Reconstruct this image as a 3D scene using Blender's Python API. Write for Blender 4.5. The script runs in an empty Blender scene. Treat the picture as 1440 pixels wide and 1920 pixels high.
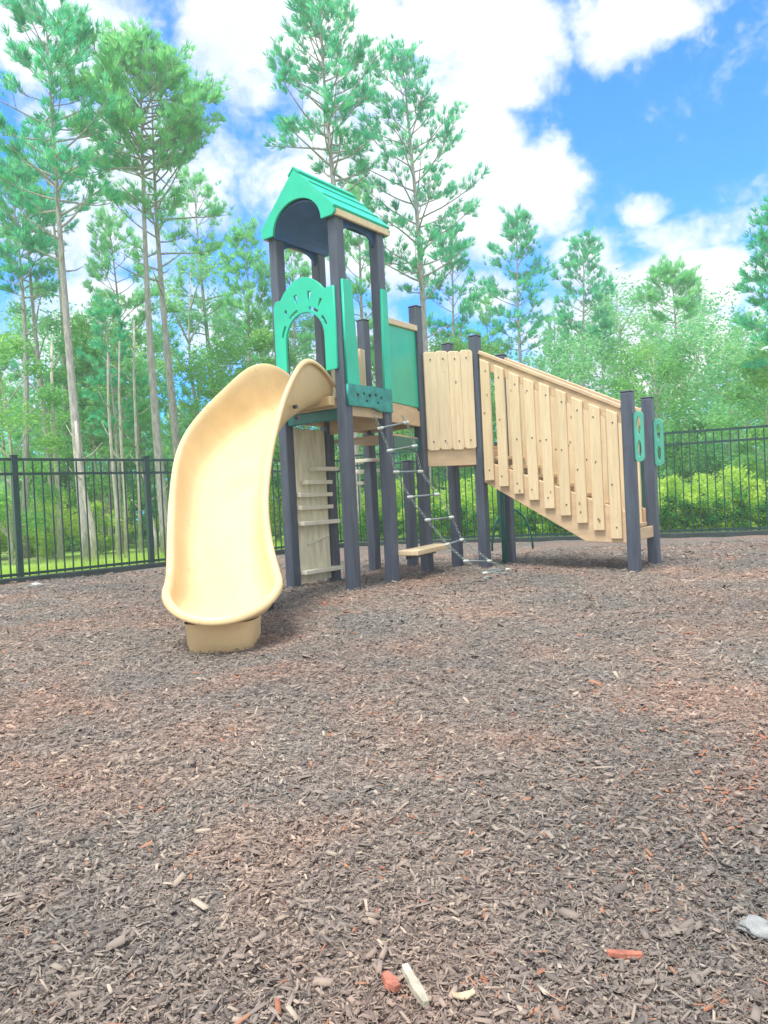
import bpy, math, random
import numpy as np
from mathutils import Vector, Matrix
R_ = math.radians
S = bpy.context.scene
col = S.collection

# ------------------------------------------------------------------ camera
F_PX, CAM_H, PITCH, ROLL = 1387.0, 0.85, R_(1.0), R_(2.85)
fw = Vector((0, math.cos(PITCH), -math.sin(PITCH)))
u0 = Vector((0, math.sin(PITCH), math.cos(PITCH)))
rt = Vector((1, 0, 0)) * math.cos(ROLL) - u0 * math.sin(ROLL)
up = u0 * math.cos(ROLL) + Vector((1, 0, 0)) * math.sin(ROLL)
cd = bpy.data.cameras.new('camera'); cam = bpy.data.objects.new('camera', cd); col.objects.link(cam)
m = Matrix((rt, up, -fw)).transposed().to_4x4(); m.translation = (0, 0, CAM_H)
cam.matrix_world = m
cd.sensor_fit = 'VERTICAL'; cd.sensor_height = 24; cd.lens = 24 * F_PX / 1920
cd.clip_start = 0.05; cd.clip_end = 2000
S.camera = cam

def ray(x, y): return fw + rt * ((x - 720) / F_PX) + up * ((960 - y) / F_PX)
def at(x, y, Y):
    d = ray(x, y); t = Y / d.y
    return Vector((d.x * t, Y, CAM_H + d.z * t))

# ------------------------------------------------------------------ light
SUN_EL, SUN_AZ = R_(68), R_(215)      # azimuth measured from +Y clockwise: behind the viewer, to the left
sv = Vector((math.sin(SUN_AZ) * math.cos(SUN_EL), math.cos(SUN_AZ) * math.cos(SUN_EL), math.sin(SUN_EL)))
sl = bpy.data.lights.new('sun', 'SUN'); sl.energy = 1.5; sl.angle = R_(22); sl.color = (1, .97, .90)
so = bpy.data.objects.new('sun', sl); col.objects.link(so)
so.rotation_euler = sv.to_track_quat('Z', 'Y').to_euler()

S.view_settings.view_transform = 'Standard'; S.view_settings.look = 'None'
S.view_settings.exposure = 1.93; S.view_settings.gamma = 1

# ------------------------------------------------------------------ node helpers
class NT:
    def __init__(s, tree): s.t = tree; s.n = tree.nodes; s.l = tree.links
    def new(s, typ, **kw):
        n = s.n.new(typ)
        for k, v in kw.items(): setattr(n, k, v)
        return n
    def put(s, sock, v):
        if isinstance(v, bpy.types.NodeSocket): s.l.new(v, sock)
        elif v is not None: sock.default_value = v
    def math(s, op, a, b=None, c=None, clamp=False):
        n = s.new('ShaderNodeMath', operation=op, use_clamp=clamp)
        s.put(n.inputs[0], a)
        if b is not None: s.put(n.inputs[1], b)
        if c is not None: s.put(n.inputs[2], c)
        return n.outputs[0]
    def mix(s, f, a, b, blend='MIX'):
        n = s.new('ShaderNodeMix', data_type='RGBA', blend_type=blend)
        s.put(n.inputs[0], f)
        s.put(n.inputs[6], a if isinstance(a, bpy.types.NodeSocket) else (*a[:3], 1))
        s.put(n.inputs[7], b if isinstance(b, bpy.types.NodeSocket) else (*b[:3], 1))
        return n.outputs[2]
    def noise(s, vec, scale, detail=4, rough=.55, dist=0, out=0):
        n = s.new('ShaderNodeTexNoise'); s.put(n.inputs['Vector'], vec)
        n.inputs['Scale'].default_value = scale; n.inputs['Detail'].default_value = detail
        n.inputs['Roughness'].default_value = rough; n.inputs['Distortion'].default_value = dist
        return n.outputs[out]
    def ramp(s, f, stops):
        n = s.new('ShaderNodeValToRGB'); s.put(n.inputs[0], f); e = n.color_ramp.elements
        while len(e) < len(stops): e.new(.5)
        for el, (p, c) in zip(e, stops): el.position = p; el.color = (*c[:3], 1) if len(c) < 4 else c
        return n.outputs[0]
    def scale(s, vec, sc):
        n = s.new('ShaderNodeMapping'); s.put(n.inputs[0], vec); n.inputs['Scale'].default_value = sc
        return n.outputs[0]

# ------------------------------------------------------------------ sky
W = bpy.data.worlds.new('World'); S.world = W; W.use_nodes = True
w = NT(W.node_tree); w.n.clear()
tc = w.new('ShaderNodeTexCoord'); sep = w.new('ShaderNodeSeparateXYZ'); w.l.new(tc.outputs['Generated'], sep.inputs[0])
az = w.math('ARCTAN2', sep.outputs[0], sep.outputs[1]); el = w.math('ARCSINE', sep.outputs[2])
sky = w.new('ShaderNodeTexSky', sky_type='NISHITA'); sky.sun_disc = False
sky.sun_elevation = SUN_EL; sky.sun_rotation = SUN_AZ; sky.air_density = 1.0; sky.dust_density = .3; sky.ozone_density = 2.5
nz = w.noise(tc.outputs['Generated'], 4.5, 9, .62, .35)
nz2 = w.noise(tc.outputs['Generated'], 15.0, 7, .68, .2)
# cloud banks: (x, y, half width, half height) in picture degrees, turned into azimuth / elevation
CL = [(450,70,110,110,1),(640,70,180,130,1),(860,60,185,125,1),(960,90,105,80,1),(850,210,110,120,1),(880,330,130,110,1),
      (1010,350,110,75,1),(930,420,100,70,1),(640,330,200,110,1),(330,330,260,110,1),(150,430,220,70,.95),(30,20,100,70,.9),(190,15,70,45,.6),
      (1200,15,115,55,.85),(1130,85,45,45,.6),(1330,2,50,18,.4),(1210,390,45,28,.55),(1330,430,95,32,.6),(1390,350,45,26,.45),
      (1330,525,140,55,.95),(900,560,80,50,.9),(1090,490,60,50,.6),(760,470,150,80,.9),(560,480,90,70,.8),(300,620,260,110,.8),
      (1040,650,150,80,.8),(1250,680,300,100,.9),(700,700,300,110,.8),(60,700,150,90,.6),(500,300,70,60,.9)]
f = None
for x, y, rx, ry, wt in CL:
    d = ray(x, y).normalized(); a0 = math.atan2(d.x, d.y); e0 = math.asin(d.z)
    kx = F_PX / rx * math.cos(a0) ** 2 * 1.0; ky = F_PX / ry * math.cos(e0)
    # (1 - r^2) * weight
    dx = w.math('MULTIPLY', w.math('SUBTRACT', az, a0), kx * .92)
    dy = w.math('MULTIPLY', w.math('SUBTRACT', el, e0), ky * .92)
    r2 = w.math('ADD', w.math('MULTIPLY', dx, dx), w.math('MULTIPLY', dy, dy))
    v = w.math('MULTIPLY', w.math('SUBTRACT', 1.0, r2), wt)
    f = v if f is None else w.math('MAXIMUM', f, v)
# away from the view, unseen white cloud added to make the fill light less blue
f = w.math('MAXIMUM', f, w.math('MULTIPLY', w.math('GREATER_THAN', w.math('ABSOLUTE', az), .8), 1.0))
f = w.math('MAXIMUM', f, w.math('MULTIPLY', w.math('GREATER_THAN', el, .80), 1.0))
f = w.math('MAXIMUM', f, -0.6)
g = w.math('ADD', f, w.math('MULTIPLY', w.math('SUBTRACT', nz, .5), 2.9))
g = w.math('ADD', g, w.math('MULTIPLY', w.math('SUBTRACT', nz2, .5), 1.8))
mask = w.new('ShaderNodeMapRange', interpolation_type='SMOOTHSTEP'); w.put(mask.inputs[0], g)
mask.inputs[1].default_value = .02; mask.inputs[2].default_value = .85
shade = w.noise(tc.outputs['Generated'], 5.5, 7, .58, .4)
ccol = w.ramp(shade, [(.33, (2.3, 2.6, 3.05)), (.48, (2.9, 3.05, 3.25)), (.62, (3.8, 3.75, 3.7))])
hs = w.new('ShaderNodeHueSaturation'); w.l.new(sky.outputs[0], hs.inputs['Color'])
hs.inputs['Saturation'].default_value = 1.12; hs.inputs['Value'].default_value = 1.25
skyc = w.mix(1.0, hs.outputs[0], (.09, .47, 1.10), 'MULTIPLY')
bg = w.new('ShaderNodeBackground'); w.put(bg.inputs[0], w.mix(mask.outputs[0], skyc, ccol)); bg.inputs[1].default_value = .1
wo = w.new('ShaderNodeOutputWorld'); w.l.new(bg.outputs[0], wo.inputs[0])

# ------------------------------------------------------------------ materials
def material(name, c, rough=.6, var=.12, vscale=6, bump=0, bscale=60, stretch=None, spec=.5, c2=None, attr=None, trans=0, metal=0, patch=None, knots=False, streak=False, rand=0):
    if attr: spec = .08; rough = .9
    mt = bpy.data.materials.new(name); mt.use_nodes = True
    t = NT(mt.node_tree); b = mt.node_tree.nodes['Principled BSDF']
    tcn = t.new('ShaderNodeTexCoord'); vec = tcn.outputs['Object']
    if stretch: vec = t.scale(vec, stretch)
    nzz = t.noise(vec, vscale, 5, .6)
    dark = tuple(v * (1 - var * 1.6) for v in c); lite = tuple(min(1, v * (1 + var)) for v in (c2 or c))
    colr = t.ramp(nzz, [(.3, dark), (.7, lite)])
    if attr:
        at_ = t.new('ShaderNodeAttribute', attribute_name='tone')
        colr = t.ramp(at_.outputs['Fac'], attr)
    if patch:
        colr = t.mix(1, colr, t.ramp(t.noise(vec, patch[0], 4, .6, .5), patch[1]), 'MULTIPLY')
    if knots:
        kv = t.new('ShaderNodeTexVoronoi'); t.put(kv.inputs['Vector'], t.scale(tcn.outputs['Object'], (1, 1, .55))); kv.inputs['Scale'].default_value = 6.5
        kn = t.ramp(kv.outputs['Distance'], [(.05, (.42, .34, .28)), (.10, (1, 1, 1))])
        colr = t.mix(1, colr, kn, 'MULTIPLY')
        fine_ = t.ramp(t.noise(t.scale(tcn.outputs['Object'], (38, 38, 1.6)), 3, 5, .7), [(.32, (.80, .76, .70)), (.55, (1.04, 1.03, 1.0))])
        colr = t.mix(.42, colr, fine_, 'MULTIPLY')
    if streak:
        sn = t.ramp(t.noise(t.scale(tcn.outputs['Object'], (1, 1, .8)), 2.6, 7, .7), [(.34, (.90, .86, .80)), (.50, (1, 1, 1))])
        colr = t.mix(.75, colr, sn, 'MULTIPLY')
        gr = t.ramp(t.noise(tcn.outputs['Object'], 9, 6, .75), [(.29, (.50, .44, .38)), (.36, (1, 1, 1))])
        colr = t.mix(.55, colr, gr, 'MULTIPLY')
    if rand:
        oi = t.new('ShaderNodeObjectInfo'); colr = t.mix(1, colr, t.ramp(oi.outputs['Random'], [(0, (1 - rand, 1 - rand * 1.2, 1 - rand * 1.5)), (1, (1 + rand * .4, 1 + rand * .4, 1 + rand * .5))]), 'MULTIPLY')
    t.put(b.inputs['Base Color'], colr)
    b.inputs['Roughness'].default_value = rough; b.inputs['Specular IOR Level'].default_value = spec
    b.inputs['Metallic'].default_value = metal
    if bump:
        bn = t.new('ShaderNodeBump'); bn.inputs['Strength'].default_value = bump; bn.inputs['Distance'].default_value = .01
        t.put(bn.inputs['Height'], t.noise(vec, bscale, 4, .6)); t.l.new(bn.outputs[0], b.inputs['Normal'])
    if trans:
        tr = t.new('ShaderNodeBsdfTranslucent'); t.put(tr.inputs[0], colr)
        ms = t.new('ShaderNodeMixShader'); ms.inputs[0].default_value = trans
        t.l.new(b.outputs[0], ms.inputs[1]); t.l.new(tr.outputs[0], ms.inputs[2])
        t.l.new(ms.outputs[0], t.n['Material Output'].inputs['Surface'])
    return mt
M = {}
M['post'] = material('post_plastic', (.085, .105, .15), .42, .22, 3, .12, 90, (6, 6, .6), streak=True, rand=.08)
M['tan'] = material('tan_board', (.78, .62, .40), .55, .06, 4, .12, 70, (8, 8, .6), c2=(.82, .67, .45), knots=True, rand=.10)
M['tan_flat'] = material('tan_plastic_beam', (.66, .48, .30), .5, .1, 3, .1, 50, (1, 1, 4))
M['slide'] = material('slide_plastic', (.73, .54, .29), .38, .07, 2.2, .03, 180, streak=True)
M['green'] = material('green_panel', (.02, .55, .36), .3, .08, 2, .04, 120)
M['green_dark'] = material('green_metal', (.01, .16, .13), .35, .1, 5)
M['blue'] = material('roof_underside', (.03, .11, .30), .5, .2, 3)
M['bolt'] = material('bolt_metal', (.06, .06, .06), .4, .1, 20)
M['fence'] = material('fence_metal', (.012, .055, .052), .38, .2, 5)
M['kerb'] = material('kerb_board', (.03, .05, .05), .6, .25, 4, .2, 50)
M['chain'] = material('coated_chain', (.28, .34, .33), .4, .15, 20)
M['rung'] = material('rung_plastic', (.55, .60, .56), .4, .08, 12)
M['rungtube'] = material('rung_tube_grey', (.20, .24, .26), .4, .1, 12)
M['ledge'] = material('weathered_tread', (.86, .82, .68), .55, .08, 6)
M['wallboard'] = material('weathered_tan_board', (.84, .80, .60), .6, .15, 3.5, .2, 60, (6, 6, 1))
M['bark'] = material('pine_bark', (.42, .40, .38), .9, .3, 9, .8, 30, (3, 3, .7))
M['bark_pale'] = material('pale_bark', (.52, .48, .43), .9, .3, 9, .6, 30, (3, 3, .7))

# ------------------------------------------------------------------ mesh helpers
def tag(o, label=None, cat=None, group=None, kind=None):
    if label: o['label'] = label
    if cat: o['category'] = cat
    if group: o['group'] = group
    if kind: o['kind'] = kind
    return o
def wl(o):
    v = Vector((0, 0, 0))
    while o is not None: v += o.location; o = o.parent
    return v
def empty(name, loc, label=None, cat=None, group=None):
    o = bpy.data.objects.new(name, None); col.objects.link(o); o.location = loc; o.empty_display_size = .2
    return tag(o, label, cat, group)
class MB:
    def __init__(s): s.v = []; s.f = []
    def add(s, vs, fs):
        k = len(s.v); s.v += [tuple(p) for p in vs]; s.f += [tuple(i + k for i in q) for q in fs]; return s
    def bar(s, p0, p1, w_, h_, upv=(0, 0, 1)):
        p0 = Vector(p0); p1 = Vector(p1); d = (p1 - p0).normalized(); u = Vector(upv)
        sd = d.cross(u).normalized(); u = sd.cross(d).normalized()
        a = sd * w_ / 2; b = u * h_ / 2
        vs = [p0 - a - b, p0 + a - b, p0 + a + b, p0 - a + b, p1 - a - b, p1 + a - b, p1 + a + b, p1 - a + b]
        return s.add(vs, [(0, 1, 2, 3)[::-1], (4, 5, 6, 7), (0, 1, 5, 4), (1, 2, 6, 5), (2, 3, 7, 6), (3, 0, 4, 7)])
    def tube(s, pts, r, n=8, cap=True):
        pts = [Vector(p) for p in pts]; rr = r if isinstance(r, (list, tuple)) else [r] * len(pts)
        vs = []; ref = None
        for i, p in enumerate(pts):
            d = (pts[min(i + 1, len(pts) - 1)] - pts[max(i - 1, 0)]).normalized()
            if ref is None: ref = d.orthogonal().normalized()
            else: ref = (ref - d * ref.dot(d)); ref = ref.normalized() if ref.length > 1e-6 else d.orthogonal().normalized()
            b = d.cross(ref)
            for k in range(n):
                a = 2 * math.pi * k / n; vs.append(p + (ref * math.cos(a) + b * math.sin(a)) * rr[i])
        fs = [(i * n + k, i * n + (k + 1) % n, (i + 1) * n + (k + 1) % n, (i + 1) * n + k) for i in range(len(pts) - 1) for k in range(n)]
        if cap: fs += [tuple(range(n))[::-1], tuple((len(pts) - 1) * n + k for k in range(n))]
        return s.add(vs, fs)
    def poly(s, pts2, o, ax, ay, th):
        """extruded flat polygon: pts2 in the (ax, ay) plane from o, thickness th centred"""
        o = Vector(o); ax = Vector(ax).normalized(); ay = Vector(ay).normalized(); nn = ax.cross(ay).normalized()
        a = [o + ax * x + ay * y + nn * th / 2 for x, y in pts2]; b = [o + ax * x + ay * y - nn * th / 2 for x, y in pts2]
        n = len(a)
        return s.add(a + b, [tuple(range(n)), tuple(range(n, 2 * n))[::-1]] + [(i, n + i, n + (i + 1) % n, (i + 1) % n) for i in range(n)])
    def build(s, name, mat_, parent=None, bevel=0, smooth=False, world=True):
        off = wl(parent) if (parent and world) else Vector((0, 0, 0))
        me = bpy.data.meshes.new(name); me.from_pydata([(x - off.x, y - off.y, z - off.z) for x, y, z in s.v], [], s.f); me.update()
        import bmesh
        bm = bmesh.new(); bm.from_mesh(me); bmesh.ops.recalc_face_normals(bm, faces=bm.faces); bm.to_mesh(me); bm.free()
        me.materials.append(mat_)
        if smooth: me.polygons.foreach_set('use_smooth', [True] * len(me.polygons))
        o = bpy.data.objects.new(name, me); col.objects.link(o)
        if parent: o.parent = parent
        if bevel:
            bv = o.modifiers.new('bevel', 'BEVEL'); bv.width = bevel; bv.segments = 2; bv.limit_method = 'ANGLE'
        return o
def plate(name, splines, o, ax, ay, th, mat_, parent):
    """flat board cut from a sheet: first outline plus holes, in the (ax, ay) plane"""
    cu = bpy.data.curves.new(name, 'CURVE'); cu.dimensions = '2D'; cu.fill_mode = 'BOTH'; cu.extrude = th / 2
    cu.bevel_depth = .003; cu.bevel_resolution = 1
    for pts in splines:
        sp = cu.splines.new('POLY'); sp.points.add(len(pts) - 1); sp.use_cyclic_u = True
        for p_, (x, y) in zip(sp.points, pts): p_.co = (x, y, 0, 1)
    tmp = bpy.data.objects.new('tmp', cu); col.objects.link(tmp)
    dg = bpy.context.evaluated_depsgraph_get(); me = bpy.data.meshes.new_from_object(tmp.evaluated_get(dg))
    bpy.data.objects.remove(tmp); bpy.data.curves.remove(cu)
    ax = Vector(ax).normalized(); ay = Vector(ay).normalized(); nn = ax.cross(ay); off = Vector(o) - wl(parent)
    for v in me.vertices:
        c = v.co.copy(); v.co = off + ax * c.x + ay * c.y + nn * c.z
    me.name = name; me.materials.clear(); me.materials.append(mat_)
    ob = bpy.data.objects.new(name, me); col.objects.link(ob); ob.parent = parent
    return ob
def npmesh(name, v, f, mat_, parent=None, tone=None, smooth=False):
    """v (n,3), f (m,k) numpy"""
    me = bpy.data.meshes.new(name); k = f.shape[1]
    me.vertices.add(len(v)); me.vertices.foreach_set('co', v.astype(np.float32).ravel())
    me.loops.add(f.size); me.loops.foreach_set('vertex_index', f.astype(np.int32).ravel())
    me.polygons.add(len(f)); me.polygons.foreach_set('loop_start', np.arange(0, f.size, k, dtype=np.int32))
    me.polygons.foreach_set('loop_total', np.full(len(f), k, dtype=np.int32))
    if smooth: me.polygons.foreach_set('use_smooth', np.ones(len(f), dtype=bool))
    me.update(calc_edges=True)
    if tone is not None:
        a = me.attributes.new('tone', 'FLOAT', 'POINT'); a.data.foreach_set('value', tone.astype(np.float32))
    me.materials.append(mat_); o = bpy.data.objects.new(name, me); col.objects.link(o)
    if parent: o.parent = parent
    return o

# ------------------------------------------------------------------ ground
FL = lambda x: 9.72 + 1.054 * (x + 4.82)            # left fence line
FR = lambda x: 14.0 - .36 * (x + .75)               # right fence line
fence_y = lambda x: FL(x) if x < -.75 else FR(x)
def gz(x, y): return .012 * np.sin(x * 1.3 + .4) * np.cos(y * .9) + .008 * np.sin(x * 3.1 + y * 2.3) + .005 * np.sin(x * 7.3 - y * 5.1) - .055 * np.exp(-((x + 1.0) / .42) ** 2 - ((y - 4.15) / .36) ** 2) + .018 * np.exp(-((x + 1.0) / .6) ** 2 - ((y - 3.45) / .3) ** 2)

ang = np.linspace(0, 2 * np.pi, 65)[:-1]
gv = np.vstack([[0, 0, -.11], np.c_[46 * np.cos(ang), 46 * np.sin(ang), np.full(64, -.11)]])
gf = np.array([(0, 1 + i, 1 + (i + 1) % 64) for i in range(64)])
mt = bpy.data.materials.new('forest_floor'); mt.use_nodes = True; t = NT(mt.node_tree)
tcn = t.new('ShaderNodeTexCoord'); b = mt.node_tree.nodes['Principled BSDF']
t.put(b.inputs[0], t.mix(t.ramp(t.noise(tcn.outputs['Object'], .5, 5, .6), [(.42, (0, 0, 0)), (.6, (1, 1, 1))]),
      t.ramp(t.noise(tcn.outputs['Object'], 18, 4, .7), [(.3, (.16, .34, .05)), (.7, (.38, .60, .10))]),
      t.ramp(t.noise(tcn.outputs['Object'], 14, 4, .7), [(.3, (.18, .24, .07)), (.7, (.36, .46, .13))])))
b.inputs['Roughness'].default_value = .95
tag(npmesh('ground', gv, gf, mt), kind='structure')

nx, ny = 300, 330
xs = np.linspace(-10, 12, nx); P = []
for x in xs:
    ys = -3 + (fence_y(x) - .02 + 3) * np.linspace(0, 1, ny)
    P.append(np.c_[np.full(ny, x), ys, gz(x, ys)])
P = np.vstack(P); ii, jj = np.meshgrid(np.arange(nx - 1), np.arange(ny - 1), indexing='ij'); k = (ii * ny + jj).ravel()
Fq = np.c_[k, k + ny, k + ny + 1, k + 1]
mt = bpy.data.materials.new('bark_mulch'); mt.use_nodes = True; t = NT(mt.node_tree); b = mt.node_tree.nodes['Principled BSDF']
tcn = t.new('ShaderNodeTexCoord'); oc = tcn.outputs['Object']
wv = t.new('ShaderNodeVectorMath', operation='ADD'); t.put(wv.inputs[0], oc)
sc_ = t.new('ShaderNodeVectorMath', operation='SCALE'); t.put(sc_.inputs[0], t.noise(oc, 9, 3, .6, 0, 1)); sc_.inputs['Scale'].default_value = .18
t.l.new(sc_.outputs[0], wv.inputs[1])
vo = t.new('ShaderNodeTexVoronoi'); t.put(vo.inputs['Vector'], t.scale(wv.outputs[0], (1, 2.4, 1))); vo.inputs['Scale'].default_value = 48
sp_ = t.new('ShaderNodeSeparateColor'); t.l.new(vo.outputs['Color'], sp_.inputs[0])
CH = [(0, (.10, .088, .083)), (.25, (.155, .135, .125)), (.5, (.215, .187, .17)), (.72, (.265, .23, .205)), (.9, (.33, .285, .245)), (.98, (.40, .35, .30))]
base = t.ramp(sp_.outputs[0], CH)
big = t.ramp(t.noise(oc, 1.1, 4, .6, .5), [(.36, (.84, .88, .90)), (.5, (1.0, .965, .95)), (.64, (1.20, .99, .91))])
t.put(b.inputs[0], t.mix(1, base, big, 'MULTIPLY'))
bn = t.new('ShaderNodeBump'); bn.inputs['Strength'].default_value = .9; bn.inputs['Distance'].default_value = .02
t.put(bn.inputs['Height'], sp_.outputs[1]); t.l.new(bn.outputs[0], b.inputs['Normal']); b.inputs['Roughness'].default_value = .95; b.inputs['Specular IOR Level'].default_value = .08
tag(npmesh('mulch', P, Fq, mt, smooth=True), kind='structure')

# loose chips lying on the mulch
rng = np.random.default_rng(7)
N = 340000
Y = np.exp(rng.uniform(np.log(.95), np.log(10.5), N)); X = rng.uniform(-1, 1, N) * (.58 * Y + .5)
fy = np.where(X < -.75, 9.72 + 1.054 * (X + 4.82), 14 - .36 * (X + .75)) - .15
keep = Y < fy; X, Y = X[keep], Y[keep]; N = len(X)
fine = rng.random(N) < .35
L = rng.gamma(2.8, .0044, N) * (.72 + .13 * Y); L[fine] *= 1.15
Wd = L * rng.uniform(.14, .42, N); Wd[fine] = L[fine] * .11; T = Wd * rng.uniform(.2, .45, N)
yaw = rng.uniform(0, 2 * np.pi, N); ti = rng.normal(0, .28, N); ro = rng.normal(0, .45, N)
loc = np.array([(-.5, -.22, 0), (-.42, .3, 0), (.5, .2, 0), (.4, -.35, 0), (-.46, -.2, 1), (-.38, .26, 1), (.45, .17, 1), (.36, -.3, 1)])
vx = loc[None, :, 0] * L[:, None]; vy = loc[None, :, 1] * 2 * Wd[:, None] * .8; vz = loc[None, :, 2] * T[:, None]
vz = vz + (np.abs(loc[None, :, 0]) ** 2) * L[:, None] * rng.normal(0, .35, N)[:, None]
y1 = vy * np.cos(ro)[:, None] - vz * np.sin(ro)[:, None]; z1 = vy * np.sin(ro)[:, None] + vz * np.cos(ro)[:, None]
x2 = vx * np.cos(ti)[:, None] + z1 * np.sin(ti)[:, None]; z2 = -vx * np.sin(ti)[:, None] + z1 * np.cos(ti)[:, None]
x3 = x2 * np.cos(yaw)[:, None] - y1 * np.sin(yaw)[:, None]; y3 = x2 * np.sin(yaw)[:, None] + y1 * np.cos(yaw)[:, None]
Z = gz(X, Y) + rng.uniform(.000, .016, N)
CV = np.stack([x3 + X[:, None], y3 + Y[:, None], z2 + Z[:, None]], -1).reshape(-1, 3)
fq = np.array([(4, 5, 6, 7), (0, 1, 5, 4), (1, 2, 6, 5), (2, 3, 7, 6), (3, 0, 4, 7)])
CF = (fq[None] + (np.arange(N) * 8)[:, None, None]).reshape(-1, 4)
patch = (np.sin(X * 2.1 + Y * 1.3) + np.sin(X * .9 - Y * 2.2 + 1)) * .05
tone = np.clip(rng.beta(2.0, 2.6, N) + patch, 0, .88)
warm = rng.random(N) < (.014 + .055 * np.clip(X + .2, 0, 2) * np.exp(-((Y - 2.1) / .8) ** 2))
tone[warm] = rng.uniform(.91, 1, warm.sum())
CT = np.repeat(tone, 8)
PATCH = [(.36, (.84, .88, .90)), (.5, (1.0, .965, .95)), (.64, (1.20, .99, .91))]
chipm = material('wood_chips', (.2, .16, .13), .85, patch=(1.1, PATCH), attr=[(0, (.11, .096, .090)), (.2, (.16, .140, .128)), (.42, (.22, .190, .170)), (.62, (.275, .236, .205)), (.82, (.35, .298, .25)), (.895, (.45, .39, .32)), (.91, (.30, .135, .085)), (1, (.38, .21, .14))])
tag(npmesh('wood_chips', CV, CF, chipm, tone=CT), 'grey brown shredded bark chips covering the play area', 'wood chips', kind='stuff')

# single pieces one can pick out in the foreground
def chip(name, px, py, ln, wd, th, yaw_, mat_, label, cat, bend=.1):
    d = ray(px, py); tt = -CAM_H / d.z; c = d * tt; c.z = float(gz(c.x, c.y)) + th * .5 + .012
    ca, sa = math.cos(yaw_), math.sin(yaw_); mb = MB(); n = 7; rows = []
    rr = random.Random(int(px))
    for i in range(n):
        q = i / (n - 1); s_ = (q - .5) * ln; wq = wd * (.55 + .45 * math.sin(math.pi * min(max(q, .08), .92))) * rr.uniform(.85, 1.1) / 2
        zz = bend * ln * (q - .5) ** 2
        for a, h in ((-wq, -th / 2), (wq, -th / 2), (wq * .8, th / 2), (-wq * .8, th / 2)):
            rows.append((c.x + s_ * ca - a * sa, c.y + s_ * sa + a * ca, c.z + h + zz))
    fs = [(i * 4 + k, i * 4 + (k + 1) % 4, i * 4 + 4 + (k + 1) % 4, i * 4 + 4 + k) for i in range(n - 1) for k in range(4)] + [(0, 1, 2, 3), tuple((n - 1) * 4 + k for k in range(4))]
    mb.add(rows, fs); o = mb.build(name, mat_, bevel=.0012)
    bpy.context.view_layer.update()
    return tag(o, label, cat)
m_stick = material('bleached_wood', (.50, .46, .36), .8, .25, 30, .4, 200)
m_red = material('red_dyed_wood', (.42, .15, .10), .8, .3, 40, .4, 200)
m_leaf = material('dry_leaf', (.50, .40, .26), .8, .25, 40)
m_rag = material('weathered_scrap', (.30, .31, .31), .8, .25, 25, .4, 80)
chip('wood_stick', 780, 1872, .105, .020, .012, R_(108), m_stick, 'pale bleached stick lying beside a red chip at the bottom edge', 'wood stick', .05)
chip('wood_chip', 735, 1864, .044, .026, .012, R_(120), m_red, 'short thick red chip lying just left of the pale stick', 'wood chip')
chip('wood_chip', 1172, 1806, .060, .016, .009, R_(170), m_red, 'long orange red chip lying alone in the right foreground', 'wood chip')
chip('dry_leaf', 870, 1890, .038, .018, .004, R_(10), m_leaf, 'dry tan curled leaf right of the pale stick', 'leaf', .6)
def lump(name, px, py, r, mat_, label, cat, seed):
    d = ray(px, py); c = d * (-CAM_H / d.z); c.z = 0; import bmesh
    bm = bmesh.new(); bmesh.ops.create_icosphere(bm, subdivisions=3, radius=1); rr = random.Random(seed)
    ph = [rr.uniform(0, 6) for _ in range(6)]
    for v in bm.verts:
        k = 1 + .22 * math.sin(v.co.x * 3 + ph[0]) + .16 * math.sin(v.co.y * 5 + ph[1]) + .12 * math.sin(v.co.z * 7 + v.co.x * 6 + ph[2]) + .06 * math.sin(v.co.y * 13 + ph[3])
        v.co = Vector((v.co.x * r * 1.25 * k, v.co.y * r * .8 * k, v.co.z * r * .42 * k + r * .3))
    me = bpy.data.meshes.new(name); bm.to_mesh(me); bm.free(); me.materials.append(mat_)
    me.polygons.foreach_set('use_smooth', [True] * len(me.polygons))
    o = bpy.data.objects.new(name, me); col.objects.link(o); o.location = (c.x, c.y, float(gz(c.x, c.y)) + .006)
    return tag(o, label, cat)
lump('stone', 1418, 1745, .030, m_rag, 'flat grey stone half sunk in the chips at the right edge', 'stone', 4)
lump('crumpled_scrap', 70, 1101, .06, material('white_scrap', (.42, .44, .42), .7, .15, 12), 'crumpled pale scrap lying against the kerb below the left fence', 'litter', 9)

# ------------------------------------------------------------------ play structure
Z3 = Vector((0, 0, 1))
V2 = lambda x, y, z=0: Vector((x, y, z))
A, B, C, D = V2(-.955, 7.53), V2(-.325, 7.04), V2(.055, 7.53), V2(-.575, 8.02)
E_, K_, F_, F2, E2, G_, H_ = V2(.46, 8.36), V2(-.14, 8.87), V2(1.14, 8.55), V2(1.52, 9.06), V2(.87, 9.02), V2(2.51, 7.48), V2(2.90, 8.00)
ax = (B - A).normalized(); bx = (C - B).normalized()
root = empty('playground_set', (0.6, 8.0, 0), 'play structure with tan slide, green roofed tower and long slatted stair ramp', 'playground')
PW = .112
def post(p, top, w_=PW):
    mb = MB(); mb.bar((p.x, p.y, -.05), (p.x, p.y, top), w_, w_, ax)
    o = mb.build('post', M['post'], root, bevel=.012)
    c = MB(); c.bar((p.x, p.y, top + .001), (p.x, p.y, top + .018), w_ + .008, w_ + .008, ax); c.build('post_cap', M['post'], o, bevel=.008)
    return o
for p_, t_ in ((A, 3.56), (B, 3.56), (C, 3.56), (D, 3.56), (E_, 2.98), (K_, 2.98), (F_, 2.66), (F2, 2.52), (E2, 2.68), (G_, 1.80), (H_, 1.79)):
    post(p_, t_)
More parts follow.
